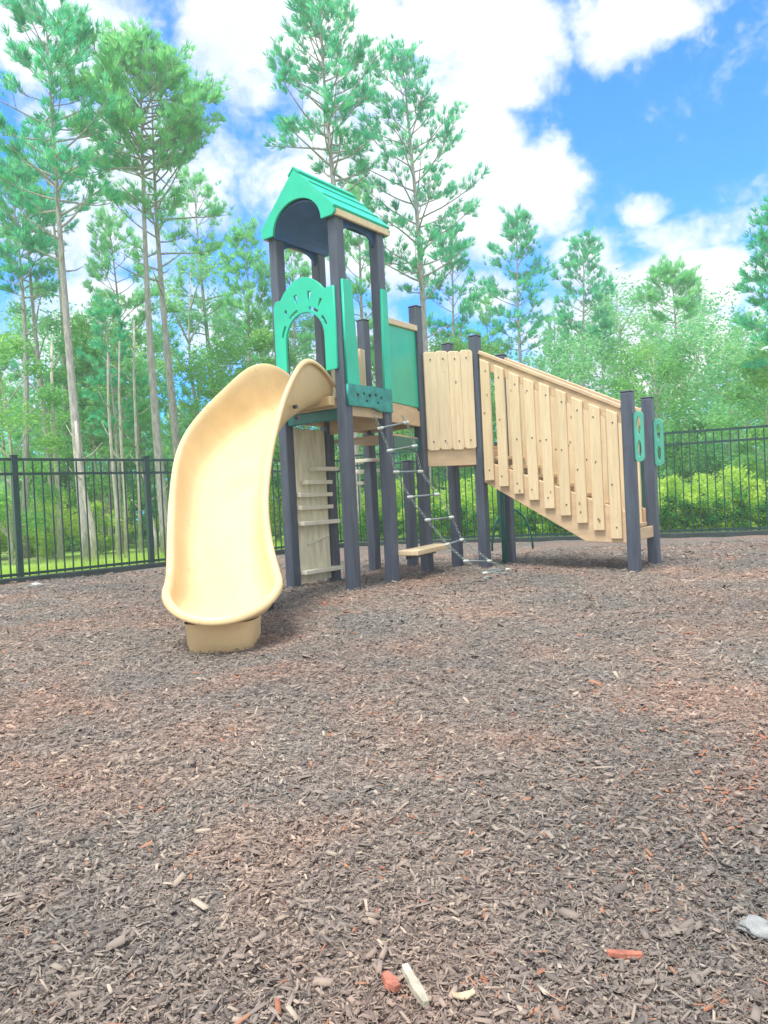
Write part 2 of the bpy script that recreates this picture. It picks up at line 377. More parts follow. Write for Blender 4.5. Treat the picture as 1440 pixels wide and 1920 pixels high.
# a support post under the middle of the tower back and one under the lower deck
post(V2(.33, 9.25), 1.30)
def beam(p0, p1, z0, z1, mat_='tan_flat', th=.045, off=0, name='beam', ext=0, par=None):
    d = (p1 - p0).normalized(); n = Vector((d.y, -d.x, 0)) * off
    mb = MB(); q0 = p0 + n - d * ext; q1 = p1 + n + d * ext; zc = (z0 + z1) / 2
    mb.bar((q0.x, q0.y, zc), (q1.x, q1.y, zc), th, z1 - z0); return mb.build(name, M[mat_], par or root, bevel=.006)
def floor_(pts, z, th, name='deck', mat_='tan_flat'):
    mb = MB(); n = len(pts); a = [Vector((p.x, p.y, z)) for p in pts]; b = [Vector((p.x, p.y, z - th)) for p in pts]
    mb.add(a + b, [tuple(range(n)), tuple(range(n, 2 * n))[::-1]] + [(i, n + i, n + (i + 1) % n, (i + 1) % n) for i in range(n)])
    return mb.build(name, M[mat_], root, bevel=.004)
floor_([A, B, C, D], 1.85, .035); floor_([D + bx * .07, C + bx * .07, E_, K_], 1.846, .035)
h = PW / 2 + .001
def beam_b(p0, p1, z0, z1, mat_='tan_flat', th=.045): # butts between the two posts
    d = (p1 - p0).normalized(); return beam(p0 + d * h, p1 - d * h, z0, z1, mat_, th)
beam_b(A, B, 1.63, 1.735, 'green_dark', .05); beam_b(A, B, 1.738, 1.81); beam_b(B, C, 1.66, 1.81); beam_b(D, C, 1.57, 1.81); beam_b(A, D, 1.66, 1.81)
beam_b(C, E_, 1.64, 1.81); beam_b(D, K_, 1.64, 1.81); beam_b(K_, E_, 1.64, 1.81)
# lower deck
floor_([E_ + bx * .07, F_, F2, E2], 1.42, .035); beam_b(E_, F_, 1.19, 1.40); beam_b(E2, F2, 1.19, 1.38); beam_b(E_, E2, 1.34, 1.50); beam_b(F_, F2, 1.22, 1.38)
floor_([C + bx * .1 + ax * .02, E_ + ax * -.02, K_, D + bx * .1], 1.52, .03, 'step_deck'); beam(C + bx * .1, E_ - bx * .07, 1.37, 1.50, 'green_dark')
# handrail panels
def rail_panel(p0, p1, n, w_, zb, zt, rail0, rail1, base0, base1, name, off, mat_='tan', jitter=.01, top_shape=True, seed=1):
    """planks between two posts; z values are (at p0, at p1)"""
    rr = random.Random(seed); d = (p1 - p0); ln = d.length; d = d.normalized(); nrm = Vector((d.y, -d.x, 0))
    hold = MB(); q0 = p0 + d * h; q1 = p1 - d * h
    hold.poly([(0, rail0[0]), (ln - 2 * h, rail0[1]), (ln - 2 * h, rail1[1]), (0, rail1[0])], q0, d, Z3, .035)
    o = hold.build(name, M['tan_flat'], root, bevel=.005)
    lo = MB(); lo.poly([(0, base0[0]), (ln - 2 * h, base0[1]), (ln - 2 * h, base1[1]), (0, base1[0])], q0 + nrm * .001, d, Z3, .036)
    lo.build('bottom_rail', M['tan_flat'], o, bevel=.004)
    pitch = (ln - 2 * h) / n
    for i in range(n):
        q = (i + .5) / n; x = q * (ln - 2 * h); j = rr.uniform(-jitter, jitter); lean = rr.uniform(-.006, .006)
        z0 = zb[0] + (zb[1] - zb[0]) * q + j; z1 = zt[0] + (zt[1] - zt[0]) * q + j; r = .022
        pts = [(x - w_ / 2 + r, z0), (x + w_ / 2 - r, z0), (x + w_ / 2, z0 + r), (x + w_ / 2 + lean, z1 - r), (x + w_ / 2 - r + lean, z1), (x - w_ / 2 + r + lean, z1), (x - w_ / 2 + lean, z1 - r), (x - w_ / 2, z0 + r)]
        pk = MB(); pk.poly(pts, q0 + nrm * off, d, Z3, .034); po = pk.build('plank', M['tan'], o, bevel=.007)
        for zz in (z0 + .1, z1 - .09):
            c = q0 + d * (x + rr.uniform(-.01, .01)) + nrm * (off + .017) + Z3 * zz
            bo = MB(); bo.tube([c, c + nrm * .006], .009, 8); bo.build('bolt', M['bolt'], po)
    return o
off = .037
rail_panel(E_, F_, 4, .148, (1.37, 1.37), (2.48, 2.50), (2.18, 2.18), (2.34, 2.34), (1.195, 1.195), (1.40, 1.40), 'slat_panel', off, jitter=.008, seed=3)
def ramp_side(p0, p1, sgn, seed, nm):
    d = (p1 - p0); ln = d.length - 2 * h; d = d.normalized(); nrm = Vector((d.y, -d.x, 0)) * sgn; q0 = p0 + d * h
    rr = random.Random(seed)
    st = MB(); st.poly([(0, .985), (ln * .73, .30), (ln, .28), (ln, .60), (0, 1.24)], q0, d, Z3, .045)
    o = st.build(nm, M['tan_flat'], root, bevel=.006)
    hr = MB(); hr.bar(q0 + Z3 * 2.475, q0 + d * ln + Z3 * 1.66, .075, .04); hr.build('top_rail', M['tan_flat'], o, bevel=.006)
    br = MB(); br.poly([(0, 2.30), (ln, 1.49), (ln, 1.635), (0, 2.45)], q0, d, Z3, .03); br.build('upper_rail', M['tan_flat'], o, bevel=.004)
    n = 9; w_ = .118
    for i in range(n):
        q = (i + .45) / n; x = q * ln; lean = rr.uniform(-.006, .006)
        zb = 1.03 - .74 * q + rr.uniform(-.012, .012); zt = 2.40 - .83 * q + rr.uniform(-.01, .01); s_ = .50 * w_ / 2
        pts = [(x - w_ / 2, zb), (x + w_ / 2, zb), (x + w_ / 2 + lean, zt - s_), (x - w_ / 2 + lean, zt + s_)]
        pk = MB(); pk.poly(pts, q0 + nrm * .040, d, Z3, .034); po = pk.build('plank', M['tan'], o, bevel=.008)
        for zz in (zb + .12, zt - .12, (zb + zt) / 2 + rr.uniform(-.1, .1)):
            c = q0 + d * (x + rr.uniform(-.02, .02)) + nrm * .057 + Z3 * zz; bo = MB(); bo.tube([c, c + nrm * .005], .008, 8); bo.build('bolt', M['bolt'], po)
    return o
ramp_side(F_, G_, 1, 5, 'stair_railing'); ramp_side(F2, H_, 1, 8, 'stair_railing')
# treads of the stair
dd = (G_ - F_); wdv = (F2 - F_)
for i in range(8):
    q = (i + .9) / 8.6; c = F_ + dd * q + wdv * .5; z = 1.36 - 1.0 * q
    mb = MB(); w2 = wdv.normalized() * (wdv.length / 2 - .03)
    mb.bar(c - w2 + Z3 * z, c + w2 + Z3 * z, .20, .04); mb.build('tread', M['tan_flat'], root, bevel=.006)
beam_b(G_, H_, .30, .42)
# hand hold plates beside the stair foot
def oval(cx, cy, rx, ry, n=24): return [(cx + rx * math.cos(2 * math.pi * i / n), cy + ry * math.sin(2 * math.pi * i / n)) for i in range(n)]
def rrect(x0, y0, x1, y1, r, n=6):
    o = []
    for cx, cy, a0 in ((x1 - r, y1 - r, 0), (x0 + r, y1 - r, 90), (x0 + r, y0 + r, 180), (x1 - r, y0 + r, 270)):
        o += [(cx + r * math.cos(R_(a0 + 90 * i / n)), cy + r * math.sin(R_(a0 + 90 * i / n))) for i in range(n + 1)]
    return o
M['green_pale'] = material('faded_green_panel', (.10, .46, .34), .45, .1, 3)
for p_ in (G_, H_):
    z0 = 1.10 if p_ is G_ else 1.06
    plate('handhold_plate', [rrect(0, 0, .09, .50, .04), oval(.046, .13, .022, .085), oval(.046, .36, .022, .09)], p_ + ax * h + Z3 * z0, ax, Z3, .022, M['green_pale'], root)
# solid green wall between tower and lower deck, with tan cap
def solid_wall(p0, p1, n_off):
    d = (p1 - p0).normalized(); ln = (p1 - p0).length - 2 * h; mb = MB()
    mb.poly([(0, 1.852), (ln, 1.852), (ln, 2.70), (0, 2.64)], p0 + d * h, d, Z3, .03); o = mb.build('wall_panel', M['green'], root, bevel=.004)
    c = MB(); c.bar(p0 + d * h + Z3 * 2.675, p1 - d * h + Z3 * 2.735, .09, .06); c.build('cap_rail', M['tan'], o, bevel=.006)
solid_wall(C, E_, 0)
# slatted wall on the far side
d_ = (K_ - D).normalized(); ln_ = (K_ - D).length - 2 * h; mb = MB()
mb.poly([(0, 2.45), (ln_, 2.5), (ln_, 2.6), (0, 2.55)], D + d_ * h, d_, Z3, .035); far = mb.build('slat_panel', M['tan_flat'], root, bevel=.005)
for i in range(5):
    x = (i + .5) / 5 * ln_; mb = MB(); mb.poly([(x - .06, 1.86), (x + .06, 1.86), (x + .06, 2.62), (x - .06, 2.62)], D + d_ * h + Vector((d_.y, -d_.x, 0)) * .036, d_, Z3, .034)
    mb.build('plank', M['tan'], far, bevel=.007)

# arched entry panel at the head of the slide
Lab = (B - A).length; fa = -bx * (h + .014)
top = [(.0, .72), (.03, .77)]
for i in range(13):
    q = i / 12; top.append((.10 + .58 * q, .77 + .165 * math.sin(math.pi * q) ** .8))
top += [(.73, .775), (.80, .775), (.80, 0.02), (.79, 0)]
out = [(.0, .02), (.0, .72)] + top[1:]
arch = []
xc, wd_, zs = .405, .262, .33
inner = [(xc + wd_, .0)] + [(xc + wd_ * math.cos(R_(a)), zs + .27 * math.sin(R_(a))) for a in range(0, 181, 10)] + [(xc - wd_, .0)]
outline = [(0, .015)] + [(0, .72)] + top[1:-1] + [(.80 - .0, .0)] + inner + [(0.0, 0.0)]
# remove duplicate closing point
outline = outline[:-1]; outline[0] = (0, 0)
holes = []
for a, r0, r1, w0 in ((128, .35, .425, .020), (103, .36, .47, .026), (78, .36, .47, .026), (55, .35, .44, .020)):
    c_, s_ = math.cos(R_(a)), math.sin(R_(a)); px_, py_ = -s_, c_
    holes.append([(xc + c_ * r0 * .95 + px_ * w0 * .5, zs + s_ * r0 + py_ * w0 * .5), (xc + c_ * r1 * .95 + px_ * w0, zs + s_ * r1 + py_ * w0),
                  (xc + c_ * r1 * .95 - px_ * w0, zs + s_ * r1 - py_ * w0), (xc + c_ * r0 * .95 - px_ * w0 * .5, zs + s_ * r0 - py_ * w0 * .5)])
for a0, a1 in ((143, 166), (104, 128), (52, 76), (20, 40)):
    aa = [R_(a0 + (a1 - a0) * i / 5) for i in range(6)]
    holes.append([(xc + .325 * math.cos(a), zs + .335 * math.sin(a) - .012) for a in aa] + [(xc + .292 * math.cos(a), zs + .302 * math.sin(a) - .012) for a in reversed(aa)])
plate('arch_panel', [outline] + holes, A + fa + Z3 * 2.10, ax, Z3, .022, M['green'], root)
# portal panel above the chain climber
Lbc = (C - B).length; fb = ax * (h + .014); fl_z = 1.73
fl_z = 1.75
ol = [(-.03, 0), (Lbc * .55, 0), (Lbc * .72, -.03), (Lbc + .03, -.03), (Lbc + .03, .20), (-.03, .20)]
M['teal'] = material('weathered_teal_panel', (.02, .30, .27), .4, .25, 12)
hl = [oval(.10, .10, .028, .022, 12), oval(.20, .12, .024, .020, 12), oval(.29, .11, .026, .024, 12), oval(.38, .12, .024, .022, 12), oval(.47, .10, .026, .022, 12), oval(.24, .055, .02, .014, 12), oval(.42, .05, .02, .014, 12)]
plate('climber_base_panel', [ol] + hl, B + fb + Z3 * fl_z, bx, Z3, .022, M['teal'], root)
plate('side_strip', [[(-.03, .203), (Lbc * .24, .203), (Lbc * .21, .6), (Lbc * .15, 1.18), (-.03, 1.18)]], B + fb + Z3 * fl_z, bx, Z3, .022, M['green'], root)
plate('side_strip', [[(Lbc - .08, .203), (Lbc + .03, .203), (Lbc + .03, 1.20), (Lbc - .05, 1.20), (Lbc - .065, .6)]], B + fb + Z3 * fl_z, bx, Z3, .022, M['green'], root)
# arched panels on the other two tower faces, narrow
for o_, dr, nn in ((A, bx, -ax), ):
    pass

# roof
rf = MB(); EV, AP = 3.60, 4.08; ov = .10; fr = .06
Lb = Lbc; half = Lab / 2 + ov
ridge0 = (A + B) / 2 - bx * (h + fr); 
def rp(s, t_, z): return (A + B) / 2 + ax * s + bx * (t_) + Z3 * z
t0, t1 = -(h + fr), Lb + h + fr
th = .035
def slope(sg):
    mb = MB(); e = EV
    vs = [rp(0, t0, AP), rp(sg * half, t0, e), rp(sg * half, t1, e), rp(0, t1, AP)]
    nrm = (vs[1] - vs[0]).cross(vs[3] - vs[0]).normalized();
    if nrm.z < 0: nrm = -nrm
    lo = [v - nrm * th for v in vs]
    mb.add(vs + lo, [(0, 1, 2, 3), (7, 6, 5, 4), (0, 4, 5, 1), (1, 5, 6, 2), (2, 6, 7, 3), (3, 7, 4, 0)]); return mb, nrm
roof = None
for sg in (-1, 1):
    mb, nrm = slope(sg); o = mb.build('roof' if roof is None else 'roof_slope', M['green'], root if roof is None else roof, bevel=.006)
    if roof is None: roof = o
    rib = MB()
    for q in (.36, .70):
        a = rp(sg * half * q, t0 + .005, AP + (EV - AP) * q) + nrm * .005; b_ = rp(sg * half * q, t1 - .005, AP + (EV - AP) * q) + nrm * .005
        rib.bar(a, b_, .035, .010, nrm)
    rib.build('roof_rib', M['green'], roof, bevel=.005)
    fc = MB(); fc.bar(rp(sg * (half - .02), t0 + .03, EV - .055), rp(sg * (half - .02), t1 - .0, EV - .055), .03, .06); fc.build('fascia', M['tan'], roof, bevel=.004)
cap_ = MB(); cap_.poly([(-.08, -.05), (0, .018), (.08, -.05), (.07, -.062), (0, 0), (-.07, -.062)], rp(0, (t0 + t1) / 2, AP), ax, Z3, t1 - t0 + .01); cap_.build('ridge_cap', M['green'], roof)
zb = 3.545 - 3.5; arcw = Lab / 2 - .075
gab = [(-half + .0, EV - 3.5 - .045), (0, AP - 3.5 - .045), (half - .0, EV - 3.5 - .045), (half - .04, zb - .03), (arcw, zb - .03)] + \
      [(arcw * math.cos(R_(a)), zb - .03 + .27 * math.sin(R_(a))) for a in range(8, 173, 8)] + [(-arcw, zb - .03), (-half + .04, zb - .03)]
for tt in (t0 + .012, t1 - .012):
    plate('gable_panel', [gab], rp(0, tt, 3.5), ax, Z3, .02, M['green'], roof)
lin = MB()   # curved lining under the roof
ra = Lab / 2 - .06; seg = 14
for i in range(seg):
    a0, a1 = math.pi * i / seg, math.pi * (i + 1) / seg
    p = [rp(ra * math.cos(a), tq, 3.50 + .26 * math.sin(a)) for a, tq in ((a0, t0 + .03), (a1, t0 + .03), (a1, t1 - .03), (a0, t1 - .03))]
    lin.add(p, [(0, 1, 2, 3)])
lo_ = lin.build('roof_lining', M['blue'], roof); sm = lo_.modifiers.new('s', 'SOLIDIFY'); sm.thickness = .01; sm.offset = 0
for sg in (-1, 1):
    w3 = Lb / 2 - h - .005; pts = [(-w3, -.10), (-w3, .06), (w3, .06), (w3, -.10)] + [(w3 * .97 * math.cos(R_(a)), -.10 + .11 * math.sin(R_(a))) for a in range(8, 173, 10)]
    plate('side_arch', [pts], rp(sg * (Lab / 2), Lb / 2, 3.49), bx, Z3, .02, M['blue'], roof)

# slide
path = [Vector(p) for p in [(-.63,7.26,1.835),(-.77,7.03,1.76),(-.95,6.76,1.62),(-1.12,6.43,1.38),(-1.205,5.95,1.04),(-1.19,5.4,.68),(-1.11,4.98,.37),(-1.045,4.74,.205),(-1.03,4.62,.17)]]
def cr(ps, u):
    n = len(ps) - 1; x = u * n; i = min(int(x), n - 1); t_ = x - i
    p0 = ps[max(i - 1, 0)]; p1 = ps[i]; p2 = ps[i + 1]; p3 = ps[min(i + 2, n)]
    return .5 * ((2 * p1) + (p2 - p0) * t_ + (2 * p0 - 5 * p1 + 4 * p2 - p3) * t_ ** 2 + (3 * p1 - p0 - 3 * p2 + p3) * t_ ** 3)
def lerp(tab, u):
    k = np.linspace(-.045, .045, 9); wg = np.array([.4, .7, .9, 1, 1, 1, .9, .7, .4]); kk = np.clip(k, -min(u, 1 - u), min(u, 1 - u))
    return float((np.interp(u + kk, [a for a, _ in tab], [b_ for _, b_ in tab]) * wg).sum() / wg.sum())
WL=[(0,.24),(.12,.26),(.28,.275),(.42,.285),(.55,.30),(.72,.295),(.84,.305),(1,.330)]
HLf=[(0,.30),(.10,.44),(.19,.52),(.30,.45),(.45,.36),(.6,.29),(.8,.255),(1,.20)]
HRt=[(0,.12),(.17,.52),(.32,.29),(.5,.22),(.7,.23),(.85,.24),(1,.20)]
prof = lambda w_, h_: [(0, 0), (w_ * .3, .001), (w_ * .58, .010), (w_ * .76, h_ * .10 + .01), (w_ * .88, h_ * .33), (w_ * .95, h_ * .64), (w_ - .008, h_ * .9), (w_ + .010, h_), (w_ + .032, h_ + .004), (w_ + .05, h_ - .012), (w_ + .055, h_ - .045)]
rows = []
NU = 60
def frame(u):
    c = cr(path, u); d = (cr(path, min(u + .01, 1)) - cr(path, max(u - .01, 0))).normalized()
    sd = Vector((d.y, -d.x, 0)).normalized(); upn = (-sd).cross(d).normalized()   # sd to the slider's right
    if upn.z < 0: upn = -upn
    bl = max(0, (u - .8) / .2); upn = upn * (1 - bl) + Z3 * bl; upn = upn * .45 + Z3 * .55
    return c, d, sd, upn
for i in range(NU + 1):          # rider's left is the picture's right
    c, d, sd, upn = frame(i / NU); u = i / NU
    rows.append([c - sd * o_ + upn * z_ for o_, z_ in prof(lerp(WL, u), lerp(HRt, u))])
c, d, sd, upn = frame(1.0); d = Vector((d.x, d.y, 0)).normalized()
for k_ in range(1, 24):
    a = math.pi * k_ / 24; sw = math.sin(a); w_ = math.sqrt((.330 * math.cos(a)) ** 2 + (.32 * sw) ** 2); h_ = .20 - .145 * sw ** 1.2
    dr = (-sd * math.cos(a) * .330 + d * sw * .32).normalized()
    rows.append([c + dr * o_ + Z3 * (z_ - .02 * sw * (o_ / w_)) for o_, z_ in prof(w_, h_)])
for i in range(NU, -1, -1):
    c, d, sd, upn = frame(i / NU); u = i / NU
    rows.append([c + sd * o_ + upn * z_ for o_, z_ in prof(lerp(WL, u) + .085 * math.exp(-((u - .47) / .10) ** 2), lerp(HLf, u))])
for _ in range(10): rows = [rows[0]] + [[a * .25 + b_ * .5 + c_ * .25 for a, b_, c_ in zip(rows[i - 1], rows[i], rows[i + 1])] for i in range(1, len(rows) - 1)] + [rows[-1]]
mb = MB(); n = len(rows[0]); vs = [p for r_ in rows for p in r_]
mb.add(vs, [(i * n + k, i * n + k + 1, (i + 1) * n + k + 1, (i + 1) * n + k) for i in range(len(rows) - 1) for k in range(n - 1)])
slide = mb.build('slide', M['slide'], root, smooth=True)
import bmesh
bm = bmesh.new(); bm.from_mesh(slide.data); bmesh.ops.remove_doubles(bm, verts=bm.verts, dist=.0015); bmesh.ops.dissolve_degenerate(bm, edges=bm.edges, dist=.0005)
bmesh.ops.recalc_face_normals(bm, faces=bm.faces)
# normals must look up out of the trough so that the wall thickness grows outward
up_sum = sum(f_.normal.z * f_.calc_area() for f_ in bm.faces)
if up_sum < 0: bmesh.ops.reverse_faces(bm, faces=bm.faces)
bm.to_mesh(slide.data); bm.free(); slide.data.polygons.foreach_set('use_smooth', [True] * len(slide.data.polygons))
sm = slide.modifiers.new('s', 'SOLIDIFY'); sm.thickness = .022; sm.offset = -1
sb = slide.modifiers.new('sub', 'SUBSURF'); sb.levels = 1; sb.render_levels = 2
# foot under the exit
ft = MB(); fc_ = Vector((-1.03, 4.60, 0)); 
ring = lambda sx, sy, z: [fc_ + Vector((sx * (abs(math.cos(a)) ** .55) * (1 if math.cos(a) > 0 else -1), sy * (abs(math.sin(a)) ** .55) * (1 if math.sin(a) > 0 else -1), z)) for a in [2 * math.pi * i / 40 for i in range(40)]]
r_ = [ring(.20, .19, -.09), ring(.205, .20, .012), ring(.212, .21, .03), ring(.214, .212, .10), ring(.222, .225, .160)]
vs = [p for q in r_ for p in q]; ft.add(vs, [(i * 40 + k, i * 40 + (k + 1) % 40, i * 40 + 40 + (k + 1) % 40, i * 40 + 40 + k) for i in range(4) for k in range(40)])
ft.build('foot', M['slide'], slide, smooth=True)
# entry flange on the deck, bolts and support leg
mb = MB(); mb.bar(A + ax * .12 - bx * .10 + Z3 * 1.80, B - ax * .06 - bx * .10 + Z3 * 1.80, .08, .09); mb.build('entry_flange', M['slide'], slide, bevel=.01)
c, d, sd, upn = frame(.27)
for hh_ in (.12, .02):
    mb = MB(); q = c - sd * .285 + upn * hh_; mb.tube([q, q - sd * .035], .018, 10); mb.build('bolt', M['bolt'], slide)
mb = MB(); mb.tube([(-.975, 6.05, -.05), (-.975, 6.05, 1.02)], .035, 12); mb.build('support_leg', M['post'], slide, smooth=True)
mb = MB(); mb.bar((-1.12, 6.05, .93), (-.93, 6.05, .93), .07, .05); mb.build('cross_bracket', M['post'], slide, bevel=.008)

# climbing wall with ledges between the left and the back post
dAD = (D - A).normalized(); lnAD = (D - A).length - 2 * h; nAD = Vector((dAD.y, -dAD.x, 0))
mb = MB(); mb.poly([(0, .03), (lnAD, .03), (lnAD, 1.62), (0, 1.62)], A + dAD * h, dAD, Z3, .03); cw = mb.build('climbing_wall', M['wallboard'], root, bevel=.004)
for z, w_, x0, x1 in ((.14, .12, .0, 1.12), (.64, .12, 0, 1.10), (.80, .09, 0, .97), (.93, .09, -.0, .97), (1.06, .10, .2, .96), (1.20, .12, .45, 1.12)):
    mb = MB(); q0 = A + dAD * (h + lnAD * x0) + nAD * (.017 + w_ / 2); q1 = A + dAD * (h + lnAD * x1) + nAD * (.017 + w_ / 2)
    mb.bar(q0 + Z3 * z, q1 + Z3 * z, w_, .042); mb.build('ledge', M['ledge'], cw, bevel=.005)
mb = MB(); mb.bar(A + dAD * (h + lnAD * .3) + nAD * .03 + Z3 * .42, A + dAD * (h + lnAD * .95) + nAD * .03 + Z3 * .50, .025, .03); mb.build('hand_grip', M['ledge'], cw, bevel=.008)
# far steps beyond the tower, seen between the posts
for i, (z, q) in enumerate(((1.32, .25), (1.20, .5), (1.06, .8))):
    c = K_ + ax * (-.02 - .08 * i) + bx * .02 + Vector((.0, .1 * i, 0)); mb = MB(); mb.bar(c - ax * .16 + Z3 * z, c + ax * .14 + Z3 * z, .24, .04); mb.build('step', M['ledge'], root, bevel=.006)
mb = MB(); mb.bar(K_ - ax * .06 + bx * .08 + Z3 * 1.0, K_ - ax * .06 + bx * .08 + Z3 * 1.62, .10, .03, ax); mb.build('step_bracket', M['tan_flat'], root, bevel=.005)
# bench
bd = (E_ - C).normalized(); bn_ = Vector((bd.y, -bd.x, 0)); mb = MB(); q0 = C + bd * .03 + bn_ * .17 + Z3 * .29; q1 = E_ + bd * .02 + bn_ * .17 + Z3 * .29
mb.bar(q0, q1, .22, .055); mb.build('bench_seat', M['tan'], root, bevel=.01)
mb = MB(); q = C + bd * .12 + bn_ * .13; mb.bar(q + Z3 * .24, E_ - bd * .03 + bn_ * .1 + Z3 * .24, .05, .04); mb.build('bench_bracket', M['bolt'], root)
# low green climbing hoop behind the stair
pt = [V2(1.43, 8.93, -.03), V2(1.43, 8.93, 1.2)]; mb = MB(); mb.tube(pt, .03, 12); mb.build('hoop_pole', M['green_dark'], root, smooth=True)
cpt = V2(1.62, 9.45); mb = MB(); mb.tube([cpt + Vector((.27 * math.cos(a), .05 * math.cos(a), .12 + .52 * math.sin(a))) for a in [math.pi * i / 20 for i in range(21)]], .014, 10)
mb.build('climbing_hoop', M['green_dark'], root, smooth=True)

# chain climber
near = [(700, 772), (712, 803), (730, 845), (742, 885), (768, 932), (801, 975), (838, 1021), (873, 1052), (909, 1083)]
farp = [(752, 778), (762, 792), (778, 836), (789, 884), (820, 927), (847, 970), (866, 1012), (918, 1052), (953, 1070)]
cl = None
def chain_pts(px, a, b_):
    pts = []
    for i, (x, y) in enumerate(px):
        q = i / (len(px) - 1); pts.append(at(x, y, a + (b_ - a) * q))
    return pts
pn = chain_pts(near, 7.22, 7.66); pf = chain_pts(farp, 7.42, 7.92)
pn[-1].z = .03; pf[-1].z = .03
def chain(pts, name, par):
    mb = MB(); k_ = 0
    for a, b_ in zip(pts, pts[1:]):
        n = max(2, int((b_ - a).length / .042)); d = (b_ - a).normalized(); s1 = d.orthogonal().normalized(); s2 = d.cross(s1)
        for i in range(n):
            c = a.lerp(b_, (i + .5) / n); k_ += 1; s_ = s1 if k_ % 2 else s2
            mb.tube([c + d * .027 * math.cos(t_) + s_ * .013 * math.sin(t_) for t_ in [2 * math.pi * j / 10 for j in range(11)]], .0034, 5, False)
    return mb.build(name, M['chain'], par, smooth=True)
ch = chain(pn, 'chain_climber', root); chain(pf, 'chain', ch); 
mid = [a.lerp(b_, .5) - Z3 * .01 for a, b_ in zip(pn, pf)]; 
for i in range(1, 9):
    a, b_ = pn[i], pf[i]; mb = MB(); mb.tube([a, b_], .010, 8); mb.build('rung', M['rungtube'], ch, smooth=True)
    for e_, o_ in ((a, b_), (b_, a)):
        d = (o_ - e_).normalized(); mb = MB(); mb.tube([e_ - d * .03, e_ - d * .02, e_ + d * .035, e_ + d * .045], [.009, .016, .016, .010], 10); mb.build('rung_end', M['rung'], ch, smooth=True)
for (x, y, ln, a) in ((925, 1074, .16, .3), (940, 1082, .14, -.5), (915, 1090, .12, .9)):   # slack chain lying at the foot
    dq = ray(x, y); c = dq * (-CAM_H / dq.z); c.z = .035
    chain([c + Vector((math.cos(a), math.sin(a), 0)) * ln * (j / 3 - .5) + Vector((0, .03 * (j % 2), 0)) for j in range(4)], 'loose_chain', ch)

# ------------------------------------------------------------------ fence
def fence(p0, p1, label, first_off, hgt=1.62, bay=1.885):
    d = (p1 - p0); ln = d.length; d = d.normalized(); fr_ = empty('metal_fence', p0, label, 'fence')
    xs_ = []; x = first_off
    while x < ln: xs_.append(x); x += bay
    for x in xs_:
        c = p0 + d * x; mb = MB(); mb.bar(c + Z3 * -.05, c + Z3 * (hgt + .03), .075, .075, d); po = mb.build('post', M['fence'], fr_, bevel=.004)
        mb = MB(); mb.bar(c + Z3 * (hgt + .031), c + Z3 * (hgt + .05), .088, .088, d); mb.build('post_cap', M['fence'], po, bevel=.006)
    ed = [0] + xs_ + [ln]
    for a, b_ in zip(ed, ed[1:]):
        if b_ - a < .15: continue
        mb = MB(); q0 = p0 + d * (a + .04); q1 = p0 + d * (b_ - .04)
        for z in (hgt - .01, hgt - .20, .10): mb.bar(q0 + Z3 * z, q1 + Z3 * z, .028, .036)
        n = max(1, round((b_ - a) / .1178)); nrm = Vector((d.y, -d.x, 0))
        for i in range(1, n):
            c = p0 + d * (a + (b_ - a) * i / n); 
            mb.bar(c + Z3 * .03, c + Z3 * (hgt - .032), .017, .017, d)
        mb.build('picket_panel', M['fence'], fr_)
cor = Vector((-.75, 14.0, 0)); lend = Vector((-9.5, FL(-9.5), 0)); rend = Vector((11.0, FR(11.0), 0))
ldir = (Vector((-4.82, 9.72, 0)) - cor).normalized()
fence(cor, lend, 'dark metal picket fence running along the left side past the slide', ((cor - Vector((-4.82, 9.72, 0))).length) % 1.885)
fence(cor + Vector((.06, -.02, 0)), rend, 'dark metal picket fence running along the right side behind the ramp', .5, 1.70, 2.4)
for a, b_ in ((cor, lend), (cor, rend)):
    d = (b_ - a).normalized(); n = Vector((d.y, -d.x, 0)); n = n if n.y < 0 else -n
    mb = MB(); mb.bar(a + n * .09 + Z3 * -.01, b_ + n * .09 + Z3 * -.01, .10, .16); tag(mb.build('kerb', M['kerb'], bevel=.01), kind='structure')

# ------------------------------------------------------------------ vegetation
def needles(pos, dirs, rs, n=15, ln=.17, wd=.014, spread=.75):
    k = len(pos); p = np.repeat(pos, n, 0); d = np.repeat(dirs, n, 0); rv = rs.normal(0, 1, (k * n, 3)); rv /= np.linalg.norm(rv, axis=1)[:, None]
    d = d + rv * spread; d /= np.linalg.norm(d, axis=1)[:, None]
    l_ = ln * rs.uniform(.65, 1.15, k * n)[:, None]; sd = np.cross(d, rv + .01); sd /= np.linalg.norm(sd, axis=1)[:, None] + 1e-9
    st = p + rv * ln * .12
    v = np.stack([st - sd * wd * .5, st + sd * wd * .5, st + d * l_ * .6 + sd * wd * .55, st + d * l_ + np.array([0, 0, -.012])], 1).reshape(-1, 3)
    f_ = np.arange(k * n * 4).reshape(-1, 4)
    tn = np.repeat(rs.uniform(0, 1, k), n) * .7 + rs.uniform(0, .3, k * n)
    return v, f_, np.repeat(tn, 4)
def leaves(pos, rs, size):
    n = len(pos); a = rs.normal(0, 1, (n, 3)); a[:, 2] *= .6; a /= np.linalg.norm(a, axis=1)[:, None]
    b_ = np.cross(a, rs.normal(0, 1, (n, 3))); b_ /= np.linalg.norm(b_, axis=1)[:, None]; s_ = size * rs.uniform(.6, 1.3, n)[:, None]
    v = np.stack([pos - a * s_, pos + b_ * s_ * .42, pos + a * s_, pos - b_ * s_ * .42], 1).reshape(-1, 3)
    return v, np.arange(n * 4).reshape(-1, 4)
m_pine = material('pine_needles', (.1, .2, .1), .55, attr=[(0, (.05, .42, .25)), (.4, (.10, .58, .33)), (.75, (.20, .72, .36)), (1, (.36, .80, .36))], trans=.62)
